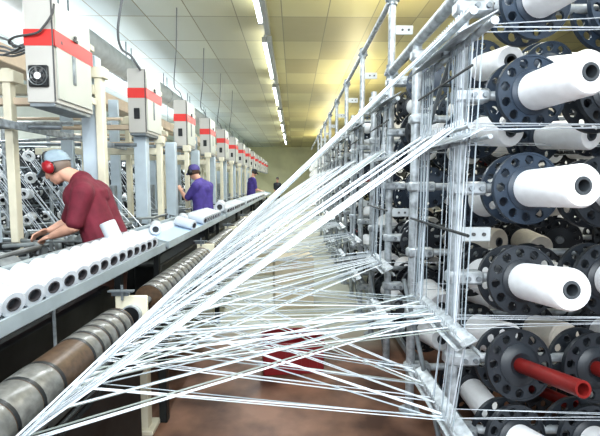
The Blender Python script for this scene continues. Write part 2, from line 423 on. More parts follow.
    for k in range(5):
        MB().tube([(-1.95 + .03 * k, -.6 + .28 * k, .72), (-1.80 - .03 * k, -.5 + .25 * k, 1.02 + .03 * (k % 2)), (-1.6, -.45 + .25 * k, .96)], .013, 6).build('lever', M['dark'], t)
# ---------------------------------------------------------------- spool trays
TX, TZ = -1.09, 1.02     # lip
def tray(y0, y1, i):
    lab = ['white spool tray with grey lip nearest the camera, full of white spools', 'second spool tray with an open pale blue floor, beside the violet shirted worker',
           'third spool tray from the camera along the looms', 'fourth spool tray from the camera along the looms', 'fifth spool tray from the camera along the looms', 'farthest spool tray in the row'][i]
    t = thing('spool_tray', lab, 'tray', (0, y0, 0), 'spool trays beside the looms')
    L = y1 - y0
    MB().prism([(TX, TZ - .045), (TX + .015, TZ - .04), (TX + .015, TZ + .02), (TX, TZ + .02)], 0, L).build('front_lip', M['trayl'], t)
    MB().prism([(TX, TZ - .045), (TX, TZ - .028), (-1.375, TZ + .03), (-1.375, TZ + .012)], 0, L).build('trough', M['trayb'] if i == 1 else M['trayw'], t)
    MB().prism([(-1.355, TZ + .02), (-1.40, TZ + .10), (-1.42, TZ + .10), (-1.385, TZ + .01)], 0, L).build('back_wall', M['trayw'], t)
    MB().prism([(-1.39, TZ + .10), (-1.39, TZ + .115), (-1.44, TZ + .115), (-1.44, TZ + .10)], 0, L).build('back_rim', M['trayl'], t)
    for yy in (0, L - .012):
        MB().prism([(TX, TZ - .045), (TX, TZ + .02), (-1.40, TZ + .10), (-1.375, TZ + .01)], yy, yy + .012).build('end_plate', M['trayl'], t)
    for yy in (.25, L - .5):
        MB().bb((-1.30, yy, 0), (-1.25, yy + .05, TZ - .02), .004).bb((-1.33, yy - .03, 0), (-1.22, yy + .08, .02), .003).build('leg', M['dark'], t)
    MB().tube([(-1.2, .1, TZ - .09), (-1.2, L - .1, TZ - .09)], .018, 8).build('under_bar', M['mid'], t)
    return t
TR = [(.55, 3.50), (3.60, 6.60), (6.72, 9.8), (9.92, 13.0), (13.1, 16.2), (16.3, 20.)]
for i, (a, b) in enumerate(TR): tray(a, b, i)
def lathe_obj(prof, name, m, n=28): return MB().lathe(prof, n)
# white spool prototype along +Z (open end at z = 0, body toward -Z)
def spool_parts(first=[None]):
    if first[0] is None:
        body = MB().lathe([(.029, .0), (.049, .0), (.055, -.006), (.055, -.235), (.048, -.24), (.029, -.24), (.029, .0)], 28).mesh('winding', M['tubew'])
        cor = MB().lathe([(.024, .002), (.0295, .002), (.0295, -.244), (.024, -.244), (.024, .002)], 24).mesh('core', M['corering'])
        plug = MB().lathe([(0.0, -.03), (.0245, -.03), (.0245, -.035), (.0, -.035)], 18).mesh('core_plug', M['corein'])
        for me in (body, cor):
            for p in me.polygons: p.use_smooth = True
            me.set_sharp_from_angle(angle=.6)
        first[0] = (body, cor, plug)
    return first[0]
def spool(loc, d, label, group, sc=1.0):
    rot = V((0, 0, 1)).rotation_difference(V(d).normalized())
    t = thing('white_spool', label, 'spool', loc, group, rot); t.scale = (sc, sc, sc)
    b, c, p = spool_parts()
    for me in (b, c, p):
        o = bpy.data.objects.new(me.name, me); COL.objects.link(o); o.parent = t
    return t
ax = V((.93, -.37, -.20))
n = 19
for k in range(n):
    y = 3.36 - .121 * k - .0007 * k * k
    kk = k
    lab = ('white spool at the far end of the nearest tray' if k == 0 else 'white spool in the nearest tray, %s from its far end' % ORD[k])
    spool((TX - .035 + U_(-.004, .004), y, TZ + .040), ax + V((0, U_(-.02, .02), 0)), lab, 'white spools lying in the nearest tray')
spool(q(107, 222, 3.12), q(107, 222, 3.12) - q(121, 252, 3.12), 'white spool standing tilted on the nearest tray row, by the burgundy worker', 'loose white spools', 1.05)
for k in range(9):
    y = 6.35 - .125 * k
    spool((TX - .04, y, TZ + .040), ax, 'white spool at the far end of the second tray, %s' % (('last toward the end' if k == 0 else ORD[k] + ' from the end')), 'white spools in the second tray')
spool((TX - .04, 4.75, TZ + .04), ax, 'lone white spool at the middle of the second tray', 'loose white spools')
spool((-1.30, 4.95, TZ + .085), V((.3, -.95, -.05)), 'white spool lying against the back wall of the second tray', 'loose white spools')
spool((-1.32, 4.0, TZ + .08), V((.3, -.95, -.05)), 'white spool in the back near corner of the second tray', 'loose white spools')
for ti, (a, b) in enumerate(TR[2:5]):
    for k in range(14):
        if (k * 7 + ti) % 5 == 0: continue
        spool((TX - .04, a + .3 + k * .19, TZ + .04), ax, 'white spool in the %s tray from the camera' % ORD[ti + 2], 'white spools in the %s tray' % ORD[ti + 2])
# a big ball-like package on the third tray start
t = spool((-1.22, 6.9, TZ + .12), V((.1, -.9, -.05)), 'larger round white spool lying at the near end of the third tray', 'loose white spools', 1.5)

# ---------------------------------------------------------------- take-up rolls and rods under the trays
RX, RZ, RR = -.965, .775, .095
def roll(y0, y1, i):
    lab = ['brown and silver banded fabric roll nearest the camera under the tray', 'banded fabric roll under the second tray', 'third banded fabric roll from the camera', 'fourth banded fabric roll from the camera', 'fifth banded fabric roll from the camera'][i]
    t = thing('fabric_roll', lab, 'fabric roll', (RX, y0, RZ), 'fabric rolls under the trays')
    L = y1 - y0
    b = MB().tube([(0, 0, 0), (0, L, 0)], RR, 40).build('brown_winding', M['brown'], t)
    if i == 0: segs = [(0, .25), (.27, .52), (.54, .66), (.68, .79)] + [(1.05 + k * .085, 1.05 + k * .085 + .062) for k in range(5)]
    else: segs = [(k * .12 + .02, k * .12 + .105) for k in range(int(L / .12))]
    for a, c in segs:
        MB().lathe([(RR - .01, a), (RR + .001, a), (RR + .003, a + .004), (RR + .003, c - .004), (RR + .001, c), (RR - .01, c)], 40, Matrix.Rotation(-PI / 2, 4, 'X')).build('silver_band', M['silver'], t)
    for k in range(12):
        yy = ([.255, .525, .665, .795] + [1.035 + .085 * e for e in range(6)] + [.4, .12])[k] if i == 0 else .0 + k * .12
        MB().lathe([(RR, yy), (RR + .002, yy + .001), (RR + .002, yy + .016), (RR, yy + .018)], 36, Matrix.Rotation(-PI / 2, 4, 'X')).build('edge_tape', M['black'], t)
    MB().tube([(0, -.1, 0), (0, L + .1, 0)], .022, 14).build('shaft', M['mid'], t)
    MB().lathe([(.0, L), (.06, L), (.06, L + .012), (0, L + .012)], 24, Matrix.Rotation(-PI / 2, 4, 'X')).build('end_cap', M['dark'], t)
    return t
RL = [(.75, 2.24), (2.74, 4.35), (4.7, 6.2), (6.6, 8.1), (8.5, 10.)]
for i, (a, b) in enumerate(RL): roll(a, b, i)
for i, (a, b) in enumerate(RL[:4]):
    # bearing stand between rolls
    t = thing('bearing_stand', 'cream bearing plate with a round black gauge between the fabric rolls, %s from the camera' % (ORD[i] if i else 'closest'), 'bearing', (RX, b + .22, 0), 'bearing stands between fabric rolls')
    MB().bb((-.10, .0, RZ - .13), (.09, .025, RZ + .10), .006).build('plate', M['cream'], t)
    rm = Matrix.Translation((0, 0, RZ - .01)) @ Matrix.Rotation(PI / 2, 4, 'X')
    MB().lathe([(0, .03), (.052, .03), (.058, .0), (0, .0)], 24, rm).build('bearing_cap', M['black'], t)
    MB().lathe([(.052, .0), (.052, .034), (.060, .034), (.060, .0)], 24, rm).build('ring', M['galv'], t)
    MB().bb((-.065, .03, 0), (.065, .10, RZ), .005).bb((-.1, .0, 0), (.1, .16, .03), .004).build('leg', M['cream'], t)
    MB().bb((-.13, -.03, RZ + .13), (.02, .0, RZ + .14)).tube([(-.05, -.015, RZ + .08), (-.05, -.015, RZ + .17)], .008, 6).bb((-.12, .0, RZ + .1), (-.02, .03, RZ + .13)).build('clamp', M['galvd'], t)
IX, IZ = -.82, .79
def long_rod(name, x, z, r, m, label, y0=.4, y1=22):
    return tag(MB().tube([(x, y0, z), (x, y1, z)], r, 12).build(name, M[m]), label, 'rod')
long_rod('guide_rod', IX - .015, IZ - .035, .020, 'galvd', 'thick steel guide rod along the aisle beside the fabric rolls')
long_rod('guide_rod', IX - .055, IZ - .05, .008, 'galv', 'thin bright steel rod right beside the fabric rolls')
long_rod('guide_rod', IX + .02, IZ - .075, .010, 'dark', 'thin dark rod below the yarn intake')
t = thing('intake_frame', 'long dark steel frame carrying the yarn intake rods along the looms', 'frame', (0, 0, 0))
MB().bb((IX - .05, .4, IZ - .26), (IX + .01, 22, IZ - .12), .01).build('beam', M['dark'], t)
for k in range(10):
    MB().bb((IX - .05, .7 + k * 1.9, 0), (IX, .76 + k * 1.9, IZ - .2), .004).bb((IX - .07, .7 + k * 1.9, IZ - .15), (IX + .03, .73 + k * 1.9, IZ - .02), .003).build('leg', M['dark'], t)
MB().bb((IX - .06, .4, .05), (IX - .03, 2.25, IZ - .2), .006).build('skirt_panel', M['dark'], bpy.data.objects['intake_frame'])
t = thing('machine_plinth', 'long dark machine casing under the trays behind the fabric rolls', 'casing', (0, 0, 0))
MB().bb((-1.62, .3, 0), (-1.34, 2.9, .80), .02).build('casing', M['dark'], t)
MB().bb((-1.62, 4.2, 0), (-1.34, 22, .72), .02).build('casing', M['dark'], t)
for k in range(8): MB().bb((-1.345, .5 + k * .85 + (1.5 if k > 2 else 0), .2), (-1.33, 1.1 + k * .85 + (1.5 if k > 2 else 0), .6), .003).build('access_panel', M['mid'], t)
MB().tube([(-1.15, 1.98, .55), (-1.15, 1.98, .96)], .008, 8).build('support_wire', M['galv'], t)

# ---------------------------------------------------------------- creel: reels
NH = 12
def flange_mesh(name, m, R1=.162, r0=.068, hr=.0215, hc=.130, th=.014):
    vs = []; fs = []
    seg = 12
    def addring(z):
        pass
    for zsign in (0, 1):
        z = th * zsign
        for s in range(NH):
            a0 = 2 * PI * s / NH; a1 = 2 * PI * (s + 1) / NH; am = (a0 + a1) / 2
            c = V((hc * math.cos(am), hc * math.sin(am), z))
            P = lambda r, a: V((r * math.cos(a), r * math.sin(a), z))
            outer = [P(R1, a0 + (a1 - a0) * t / 4) for t in range(5)] + [P(hc, a1)] + [P(r0 + .03, a1 - (a1 - a0) * t / 4) for t in range(5)] + [P(hc, a0)]
            hole = []
            for o in outer:
                d = (o - c).normalized(); hole.append(c + d * hr)
            o0 = len(vs); vs += outer + hole; n_ = len(outer)
            for i in range(n_):
                j = (i + 1) % n_; fs.append([o0 + i, o0 + j, o0 + n_ + j, o0 + n_ + i])
    half = len(vs) // 2; n_ = 12
    for s in range(NH):
        o0 = s * 24
        for i in range(n_):
            j = (i + 1) % n_; fs.append([o0 + 12 + i, o0 + 12 + j, half + o0 + 12 + j, half + o0 + 12 + i])
        for i in range(4): fs.append([o0 + i, o0 + i + 1, half + o0 + i + 1, half + o0 + i])
    mb = MB().add(vs, fs)
    # raised hub and rim
    mb.lathe([(.02, -.012), (r0 + .031, -.004), (r0 + .031, th + .004), (r0 + .012, th + .018), (r0 - .01, th + .022), (.035, th + .006), (.02, th + .006), (.02, -.012)], 36)
    mb.lathe([(R1 - .004, -.004), (R1 + .003, -.004), (R1 + .003, th + .004), (R1 - .004, th + .004), (R1 - .004, -.004)], 48)
    me = mb.mesh(name, m)
    for p in me.polygons: p.use_smooth = True
    me.set_sharp_from_angle(angle=.6)
    return me
def smooth(me):
    for p in me.polygons: p.use_smooth = True
    me.set_sharp_from_angle(angle=.6); return me
FL = [flange_mesh('flange', M['flange']), flange_mesh('flange', M['flangeb'])]
def pack_mesh(r, L, m):
    return smooth(MB().lathe([(.036, .03), (r - .006, .03), (r, .036), (r, .03 + L * .5), (r * 1.02, .03 + L - .012), (r * 1.0 - .006, .03 + L), (.036, .03 + L), (.036, .03)], 32).mesh('yarn_package', m))
PLEN = [.31, .31, .30, .28, .26, .28, .25]
PACKS = [pack_mesh(.084, .31, M['pack']), pack_mesh(.079, .31, M['pack']), pack_mesh(.082, .30, M['pack']), pack_mesh(.072, .28, M['packb']), pack_mesh(.088, .26, M['pack']), pack_mesh(.105, .28, M['pack']), pack_mesh(.10, .25, M['packb'])]
CORE = [smooth(MB().lathe([(.024, .0), (.034, .0), (.034, L), (.024, L), (.024, .0)], 24).mesh('core_tube', m)) for L, m in ((.37, M['corein']), (.40, M['core']))]
PLUG = smooth(MB().lathe([(0, .22), (.025, .22), (.025, .21), (0, .21)], 18).mesh('core_plug', M['corein']))
HUB = smooth(MB().lathe([(0, -.13), (.028, -.13), (.034, -.11), (.034, .0), (.0, .0)], 20).mesh('spindle_hub', M['galvd']))
ROWS = [2.345, 1.95, 1.52, 1.09, .685, .31]
ROWN = ['top row', 'second row from top', 'third row from top', 'fourth row from top', 'fifth row from top', 'bottom row']
COLX = [1.065 + .385 * i for i in range(7)]
COLN = ['aisle column', 'second column', 'third column', 'fourth column', 'fifth column', 'sixth column', 'seventh column']
def reel(loc, d, kind, fl, label, group, sub=True, sc=1.0):
    rot = V((0, 0, 1)).rotation_difference(V(d).normalized()) @ Quaternion((0, 0, 1), R() * 3)
    t = thing('yarn_reel', label, 'yarn reel', loc, group, rot)
    t.scale = (sc,) * 3
    def put(name, me, par, z=0, s=None, rz=0):
        o = bpy.data.objects.new(name, me); COL.objects.link(o); o.parent = par; o.location = (0, 0, z)
        if s: o.scale = s
        o.rotation_euler = (0, 0, rz); return o
    put('flange', FL[fl], t)
    if sub:
        put('rear_flange', FL[fl], t, -.10, None, .15)
        put('spindle_hub', HUB, t)
    if kind == 'red':
        put('red_core_tube', CORE[1], t)
    else:
        put('yarn_package', PACKS[kind], t)
        put('core_tube', CORE[0], t, 0, (1, 1, (PLEN[kind] + .034) / .37))
        if sub: put('core_plug', PLUG, t)
    return t
ncols = [3, 4, 5, 5, 5, 4, 3, 3, 3, 2, 2, 2]
tot = 0
def planeY(k): return 1.97 + .72 * k
reserved = {(0, 0): (V((.10, -.95, .0)), 0, 1), (0, 1): (V((.10, -.95, .02)), 0, 1), (0, 2): (V((.09, -.95, .045)), 0, 1), (0, 3): (V((.03, -.95, .12)), 0, 0), (0, 4): (V((.10, -.95, .18)), 'red', 0), (0, 5): (V((.2, -.95, .16)), 2, 0)}
for k, nc in enumerate(ncols):
    for c in range(nc):
        for r, z in enumerate(ROWS):
            if k >= 9 and r == 5: continue
            y = planeY(k)
            if k == 0 and c == 0:
                d, kind, fl = reserved[(0, r)]
                loc = V((COLX[0], y - .05, z))
            else:
                back = (k > 1 and R() < .22)
                d = V((U_(.0, .45), -1 if not back else 1, U_(-.25, .22)))
                kind = random.choice([0, 5, 1, 6, 5, 4, 2]) if R() > .06 else 'red'
                if k == 0: d = V((.1, -.95, .1)); kind = random.choice([0, 1, 2])
                if k == 0 and r == 4 and c == 1: kind = 'red'
                fl = 1 if z > 1.5 and R() < .7 else 0
                loc = V((COLX[c] + U_(-.03, .03) + (.10 if k % 2 else 0), y - (.05 if not back else -.05), z + U_(-.02, .02) - (.10 if k % 2 else 0)))
            bay = ORD[k] if k else 'nearest'
            what = 'empty red core tube' if kind == 'red' else ('ecru yarn reel' if kind in (3, 6) else 'white yarn reel')
            if k <= 3:
                lab = '%s on perforated flange, %s, %s, %s creel rank' % (what, ROWN[r], COLN[c], bay)
                g = 'yarn reels in the %s rank of the creel' % bay
            elif k <= 8:
                lab = '%s, %s, %s, %s creel rank' % (what, ROWN[r], COLN[c], bay)
                g = 'yarn reels in the middle of the creel'
            else:
                lab = '%s far down the creel, %s' % (what, ROWN[r]); g = 'yarn reels far down the creel, ' + ROWN[r]
            reel(loc, d, kind, fl, lab, g, sub=(k < 7))
            tot += 1
# remaining far reels: uncountable mass
rr = random.Random(5); ma = MB(); mw = MB()
for k in range(650):
    p = V((rr.uniform(2.75, 4.6), rr.uniform(3.2, 15), rr.uniform(.15, 2.6)))
    mt = Matrix.Translation(p) @ V((0, 0, 1)).rotation_difference(V((rr.uniform(-.5, .3), -1, rr.uniform(-.4, .4))).normalized()).to_matrix().to_4x4()
    if k % 2: ma.lathe([(.0, 0), (.16, 0), (.16, .02), (0, .02)], 14, mt)
    mw.lathe([(.034, .02), (.09, .02), (.09, .26), (.034, .26), (.034, .1)], 12, mt)
tag(ma.build('deep_creel_flanges', M['black']), 'dense dark mass of reel flanges deep inside the creel', 'flanges', None, 'stuff')
tag(mw.build('deep_creel_packages', M['pack']), 'mass of white yarn packages deep inside the creel', 'yarn packages', None, 'stuff')
mb = MB()
for k in range(12, 34):
    for c in range(2):
        for z in ROWS[:5]:
            y = planeY(k); p = V((COLX[c] + U_(-.05, .05), y, z + U_(-.05, .05)))
            mb.lathe([(.0, 0), (.16, 0), (.16, .02), (.075, .02), (.075, .26), (.03, .26), (.03, .1)], 12, Matrix.Translation(p) @ V((0, 0, 1)).rotation_difference(V((U_(-.2, .4), -1, U_(-.2, .2))).normalized()).to_matrix().to_4x4())
tag(mb.build('distant_yarn_reels', M['pack']), 'mass of small white yarn reels at the far end of the creel', 'yarn reels', None, 'stuff')

# creel frames
POSTX = .78
def creel_frame(k):
    y = planeY(k) + .03; main = (k % 2 == 0)
    nm = ORD[k] if k else 'nearest'
    t = thing('creel_upright', '%s steel creel upright from the camera, %s' % (nm, 'carrying the upper rails' if main else 'short, between two tall ones'), 'creel upright', (POSTX, y, 0), 'creel uprights along the aisle')
    H = 3.03 if main else 2.42
    MB().tube([(0, 0, 0), (0, 0, H)], .029, 16).lathe([(0, 0), (.07, 0), (.07, .012), (0, .012)], 16).build('post', M['galv'], t)
    L = COLX[min(6, (ncols[k] if k < len(ncols) else 2) - 1)] - POSTX + .25
    for z in ROWS:
        a = MB().tube([(-.02, 0, z), (L, 0, z)], .024, 12).build('arm', M['galv'], t)
        MB().bb((-.04, -.04, z - .032), (.13, .04, z + .032), .012).build('clamp', M['galv'], a)
        MB().tube([(.05, -.052, z), (.05, .052, z)], .012, 8).tube([(.10, -.052, z), (.10, .052, z)], .012, 8).build('bolt', M['galvd'], a)
    if main:
        for z in (2.75, 2.36, 1.3):
            b = MB().bb((.02, -.012, z - .035), (.165, .0, z + .035), .004).build('bracket', M['pale'], t)
            MB().tube([(.08, -.02, z), (.08, -.012, z)], .009, 8).tube([(.13, -.02, z), (.13, -.012, z)], .009, 8).build('bolt', M['edge'], b)
        for z in ((3.0, 2.43) if k < 3 else (3.0,)):
            MB().tube([(0, -.04, z), (0, .04, z)], .045, 14).tube([(-.055, 0, z - .02), (.055, 0, z - .02)], .014, 8).tube([(0, 0, z - .06), (0, 0, z + .05)], .040, 14).build('rail_clamp', M['galvd'], t)
        # guide plates lying along the aisle
        for j, z in enumerate((2.17, 1.75, .90, .49)):
            if k > 10: continue
            rt = Matrix.Rotation(-.5, 3, 'Y')
            wd = .17 if j == 0 else .10; g = MB().box((-.08, -.02, z - .012), (wd, .68, .006), rt, .001).tube([(-.115, -.40, z + .012), (-.115, .33, z + .012)], .016 if j == 0 else .010, 10).tube([(-.045, -.42, z - .03), (-.045, .33, z - .03)], .016 if j == 0 else .009, 10).build('guide_plate', M['galv'], t)
            MB().box((-.04, .0, z - .03), (.10, .03, .02)).build('plate_bracket', M['galvd'], g)
            pl = [(-.35, z + .012), (.33, z + .012)]
            for q_ in range(26): 
                yy = .32 - q_ * .0265; pl += [(yy + .003, z + .02), (yy + .003, z + .045), (yy - .003, z + .045), (yy - .003, z + .02)]
            MB().prism(pl, -.122, -.118, 0).build('comb', M['galv'], g)
        MB().tube([(-.1, -.38, 1.34), (-.1, .42, 1.34)], .007, 6).tube([(-.1, 0, 1.34), (0, 0, 1.34)], .008, 6).build('yarn_rod', M['dark'], t)
        MB().tube([(-.09, -.34, 2.0), (-.09, .36, 2.0)], .006, 6).tube([(-.09, 0, 2.0), (0, 0, 2.0)], .008, 6).build('yarn_rod', M['dark'], t)
        # brace diagonals of the stand
        MB().tube([(0, 0, .05), (-.10, .55, .95)], .014, 8).build('brace', M['galvd'], t)
        MB().tube([(0, 0, 2.3), (.02, .7, 1.7)], .012, 8).build('brace', M['galvd'], t)
for k in range(0, 24):
    if k > 12 and k % 2: continue
    creel_frame(min(k, 17)) if k < 18 else None
for z, m, lab, yy in ((3.0, 'galv', 'upper galvanised rail running along the top of the creel uprights', (.3, 19)), (2.43, 'galv', 'lower galvanised rail joining the two nearest tall creel uprights', (.3, 3.50))):
    tag(MB().tube([(POSTX, yy[0], z), (POSTX, yy[1], z)], .034 if z < 2.6 else .026, 14).build('creel_rail', M[m]), lab, 'rail')
# big floor tubes / low bars of the creel
for z, x, lab in ((.16, .95, 'low steel base rail of the creel nearest the aisle'), (.16, 1.9, 'low steel base rail deep inside the creel')):
    tag(MB().bb((x - .03, 1.2, z - .03), (x + .03, 18, z + .03), .004).build('base_rail', M['galvd']), lab, 'rail')

# ---------------------------------------------------------------- yarns
def yarn_mesh(a, b, w=.0042, h=.0016, sag=0.0, n=1):
    mb = MB(); a = V(a); b = V(b)
    pts = [a.lerp(b, i / n) - V((0, 0, sag * 4 * (i / n) * (1 - i / n))) for i in range(n + 1)]
    d = (b - a).normalized(); up = V((0, 0, 1)) if abs(d.z) < .95 else V((0, 1, 0))
    sd = d.cross(up).normalized(); u2 = sd.cross(d).normalized()
    tw = R() * .9; s2 = sd * math.cos(tw) + u2 * math.sin(tw); u3 = u2 * math.cos(tw) - sd * math.sin(tw)
    vs = []
    for p in pts: vs += [p + s2 * w / 2 + u3 * h / 2, p - s2 * w / 2 + u3 * h / 2, p - s2 * w / 2 - u3 * h / 2, p + s2 * w / 2 - u3 * h / 2]
    fs = [[0, 1, 2, 3], [len(vs) - 4 + i for i in (3, 2, 1, 0)]]
    for i in range(n):
        for k in range(4): fs.append([i * 4 + k, i * 4 + (k + 1) % 4, i * 4 + 4 + (k + 1) % 4, i * 4 + 4 + k])
    return mb.add(vs, fs)
ycount = [0]
def yarn(a, b, label, group, w=.0042, sag=0.0, m='yarn'):
    o = yarn_mesh(a, b, w, .0018, sag, 6 if sag else 1).build('yarn', M[m], None, smooth=False)
    tag(o, label, 'yarn', group); ycount[0] += 1
far = MB()
LV = [2.19, 1.77, .92, .51]
LVN = ['top guide plate', 'upper middle guide plate', 'lower middle guide plate', 'lowest guide plate']
GX = POSTX - .118
def bundle(k, lv, y0, y1, iy, n, spread, w=.0042):
    """n taut yarns from guide plate lv of upright k (between y0 and y1) to the intake about iy"""
    z = LV[lv]; yk = planeY(k) + .03
    nm = 'nearest' if k == 0 else ORD[k // 2]
    for j in range(n):
        s = (j + .5) / n
        nc_ = max(2, n // 3); s = (int(s * nc_) + .5 + U_(-.22, .22)) / nc_
        a = V((GX + U_(-.006, .006), yk + y0 + (y1 - y0) * s, z + U_(-.004, .012)))
        b = V((IX + U_(-.015, .02), iy + (s - .5) * spread + U_(-.03, .03), IZ + U_(-.01, .012)))
        m = random.choice(['yarn', 'yarn', 'yarn', 'yarn2', 'yarn3'])
        if k <= 4:
            yarn(a, b, 'white yarn from the %s of the %s tall upright to the looms' % (LVN[lv], nm), 'yarns from the %s, %s tall upright' % (LVN[lv], nm), w * U_(.6, 1.4), m=m)
        else:
            mm = yarn_mesh(a, b, w * 1.3, .0025); far.add(mm.v, mm.f)
# nearest upright
bundle(0, 0, -.34, .05, 1.17, 10, .06, .0050)
bundle(0, 1, -.34, -.10, 1.24, 10, .16, .0056)
bundle(0, 1, .05, .33, 1.85, 10, .45, .0056)
bundle(0, 2, -.15, .32, 1.42, 12, .6, .0066)
bundle(0, 2, -.30, .0, 1.85, 10, .6, .0066)
bundle(0, 2, -.1, .25, 2.7, 9, 1.3, .0056)
bundle(0, 3, -.30, .32, 1.85, 12, .8, .0056)
bundle(0, 3, -.32, .30, 2.8, 12, 1.5, .0062)
bundle(2, 0, -.34, .30, 2.45, 18, 1.0, .0058)
bundle(2, 1, -.34, .30, 2.75, 26, 2.1, .0058)
bundle(2, 2, -.34, .30, 2.6, 26, 2.5, .0066)
bundle(2, 3, -.34, .30, 2.5, 18, 2.3, .0068)
bundle(4, 0, -.34, .30, 3.9, 18, 1.6, .0065)
bundle(4, 1, -.34, .30, 4.0, 24, 2.2, .0065)
bundle(4, 2, -.34, .30, 3.6, 18, 2.6, .0065)
bundle(4, 3, -.34, .30, 3.4, 14, 2.6, .0065)
bundle(6, 0, -.34, .30, 5.3, 14, 1.8, .006)
bundle(6, 1, -.34, .30, 5.3, 18, 2.4, .006)
bundle(6, 2, -.34, .30, 5.0, 18, 2.8, .006)
bundle(6, 3, -.34, .30, 4.8, 14, 2.8, .006)
for k in (8, 10, 12, 14, 16):
    for lv in (0, 1, 2): bundle(k, lv, -.34, .3, planeY(k) - .9, 14, 1.2, .008)
tag(far.build('distant_yarns', M['yarn'], None, False), 'mass of fine yarns crossing the far end of the aisle', 'yarns', None, 'stuff')
# upright yarns dropping from plate to plate
def drops(k, yc, x, n, wy, ztop, zbot, lean, what):
    nm = 'nearest' if k == 0 else ORD[k // 2]
    for j in range(n):
        s = j / (n - 1) - .5
        yarn((x + U_(-.012, .012), yc + s * wy, ztop), (x - lean + U_(-.02, .02), yc + s * wy * .9 + U_(-.02, .02), zbot), 'upright white yarn %s the %s tall creel upright' % (what, nm), 'upright yarns %s the %s tall upright' % (what, nm), .0058, m='yarn' if j % 2 else 'yarn2')
y0 = planeY(0) + .03
drops(0, y0 - .14, POSTX - .05, 14, .34, 2.14, .93, .02, 'just in front of')
drops(0, y0 + .26, POSTX - .07, 12, .18, 2.14, .93, .02, 'just behind')
drops(0, y0 - .18, POSTX - .07, 8, .30, .88, .50, .03, 'below the lower middle plate of')
drops(2, planeY(2) + .03, POSTX - .07, 10, .5, 2.14, .93, .03, 'beside')
drops(4, planeY(4) + .03, POSTX - .07, 8, .5, 2.14, .93, .03, 'beside')
# yarns running from the reels across to the guides
def cross(k, z, n, x1, dz):
    nm = ORD[k] if k else 'nearest'
    for j in range(n):
        y = planeY(k) - .22 + U_(-.05, .05)
        yarn((POSTX - .06, y + .02 * j, z + .008 * j + U_(-.01, .01)), (x1, y + U_(-.1, .1), z + dz + U_(-.03, .03)), 'pale yarn running level from the %s rank of reels to the guides at %s height' % (nm, {1.77: 'eye', .92: 'waist', 2.17: 'top', .51: 'knee'}[z]), 'level yarns of the %s rank' % nm, .0048)
cross(0, 1.77, 5, 2.4, .02); cross(0, .92, 6, 2.4, .03); cross(0, 2.17, 3, 2.2, .05); cross(0, .51, 4, 2.2, .02)
cross(1, 1.77, 3, 2.6, .0); cross(1, .92, 3, 2.6, .0); cross(2, 1.77, 2, 2.6, .0); cross(2, .92, 2, 2.6, .0)

# ---------------------------------------------------------------- left-hand creel behind the looms
cnt = 0
for k in range(7):
    y = 4.3 + k * .95
    t = thing('creel_upright', 'steel upright of the creel behind the looms, %s from the camera' % (ORD[k] if k else 'closest'), 'creel upright', (-3.55, y, 0), 'uprights of the creel behind the looms')
    MB().tube([(0, 0, 0), (0, 0, 2.3)], .025, 10).build('post', M['galv'], t)
    for z in (2.05, 1.75, 1.45, 1.15, .8): MB().tube([(0, 0, z), (-2.0, 0, z)], .02, 8).build('arm', M['galvd'], t)
    for c in range(2):
        for r, z in enumerate((1.95, 1.65, 1.35, 1.05)):
            loc = V((-3.8 - .42 * c + U_(-.05, .05), y - .05, z + U_(-.04, .04)))
            reel(loc, V((U_(.1, .8), -1, U_(-.3, .3))), random.choice([1, 2, 0, 4]), 0, 'small white yarn reel in the creel behind the looms, left of the burgundy worker' if k < 2 else 'small white yarn reel in the creel seen between the loom posts', 'yarn reels behind the looms, near' if k < 2 else 'yarn reels behind the looms, far', sub=False, sc=.85); cnt += 1
slant = MB()
for k in range(8):
    yb = 4.5 + k * 1.5
    for j in range(40 if k == 0 else 9):
        if k == 0:
            a = V((-3.85 + .032 * j + U_(-.02, .02), yb + .5 + U_(-.1, .1), 1.95 - U_(0, .25))); b = a + V((.95 + U_(-.1, .1), -.45, -.95))
        else:
            a = V((-3.45, yb + .3 + .1 * j, 1.95 - .02 * j)); b = V((-2.05 - .09 * (10 - j), yb - .3, 1.02 + .01 * j))
        if k > 0:
            mm = yarn_mesh(a, b, .010); slant.add(mm.v, mm.f); continue
        yarn(a, b, 'white yarn slanting down to the loom, left of the burgundy worker' if k == 0 else 'white yarn slanting down to a loom between the loom posts', 'slanting yarns behind the nearest loom' if k == 0 else 'slanting yarns behind the farther looms', .014)

tag(slant.build('slanting_yarns', M['yarn'], None, False), 'fine white yarns slanting down behind the farther loom posts', 'yarns', None, 'stuff')
ma = MB(); mw = MB(); rr = random.Random(11)
for k in range(900):
    p = V((rr.uniform(-6.6, -4.4), rr.uniform(5.0, 19), rr.uniform(.3, 2.05)))
    mt = Matrix.Translation(p) @ V((0, 0, 1)).rotation_difference(V((rr.uniform(-.6, .8), -1, rr.uniform(-.5, .5))).normalized()).to_matrix().to_4x4()
    ma.lathe([(.0, 0), (.17, 0), (.17, .02), (0, .02)], 12, mt)
    if k % 2: mw.lathe([(.03, .02), (.07, .02), (.07, .24), (.03, .24), (.03, .1)], 10, mt)
tag(ma.build('stacked_reel_flanges', M['black']), 'dense dark mass of reel flanges in the store behind the looms', 'flanges', None, 'stuff')
tag(mw.build('stacked_reel_packages', M['pack']), 'scattered small white yarn packages in the store behind the looms', 'yarn packages', None, 'stuff')
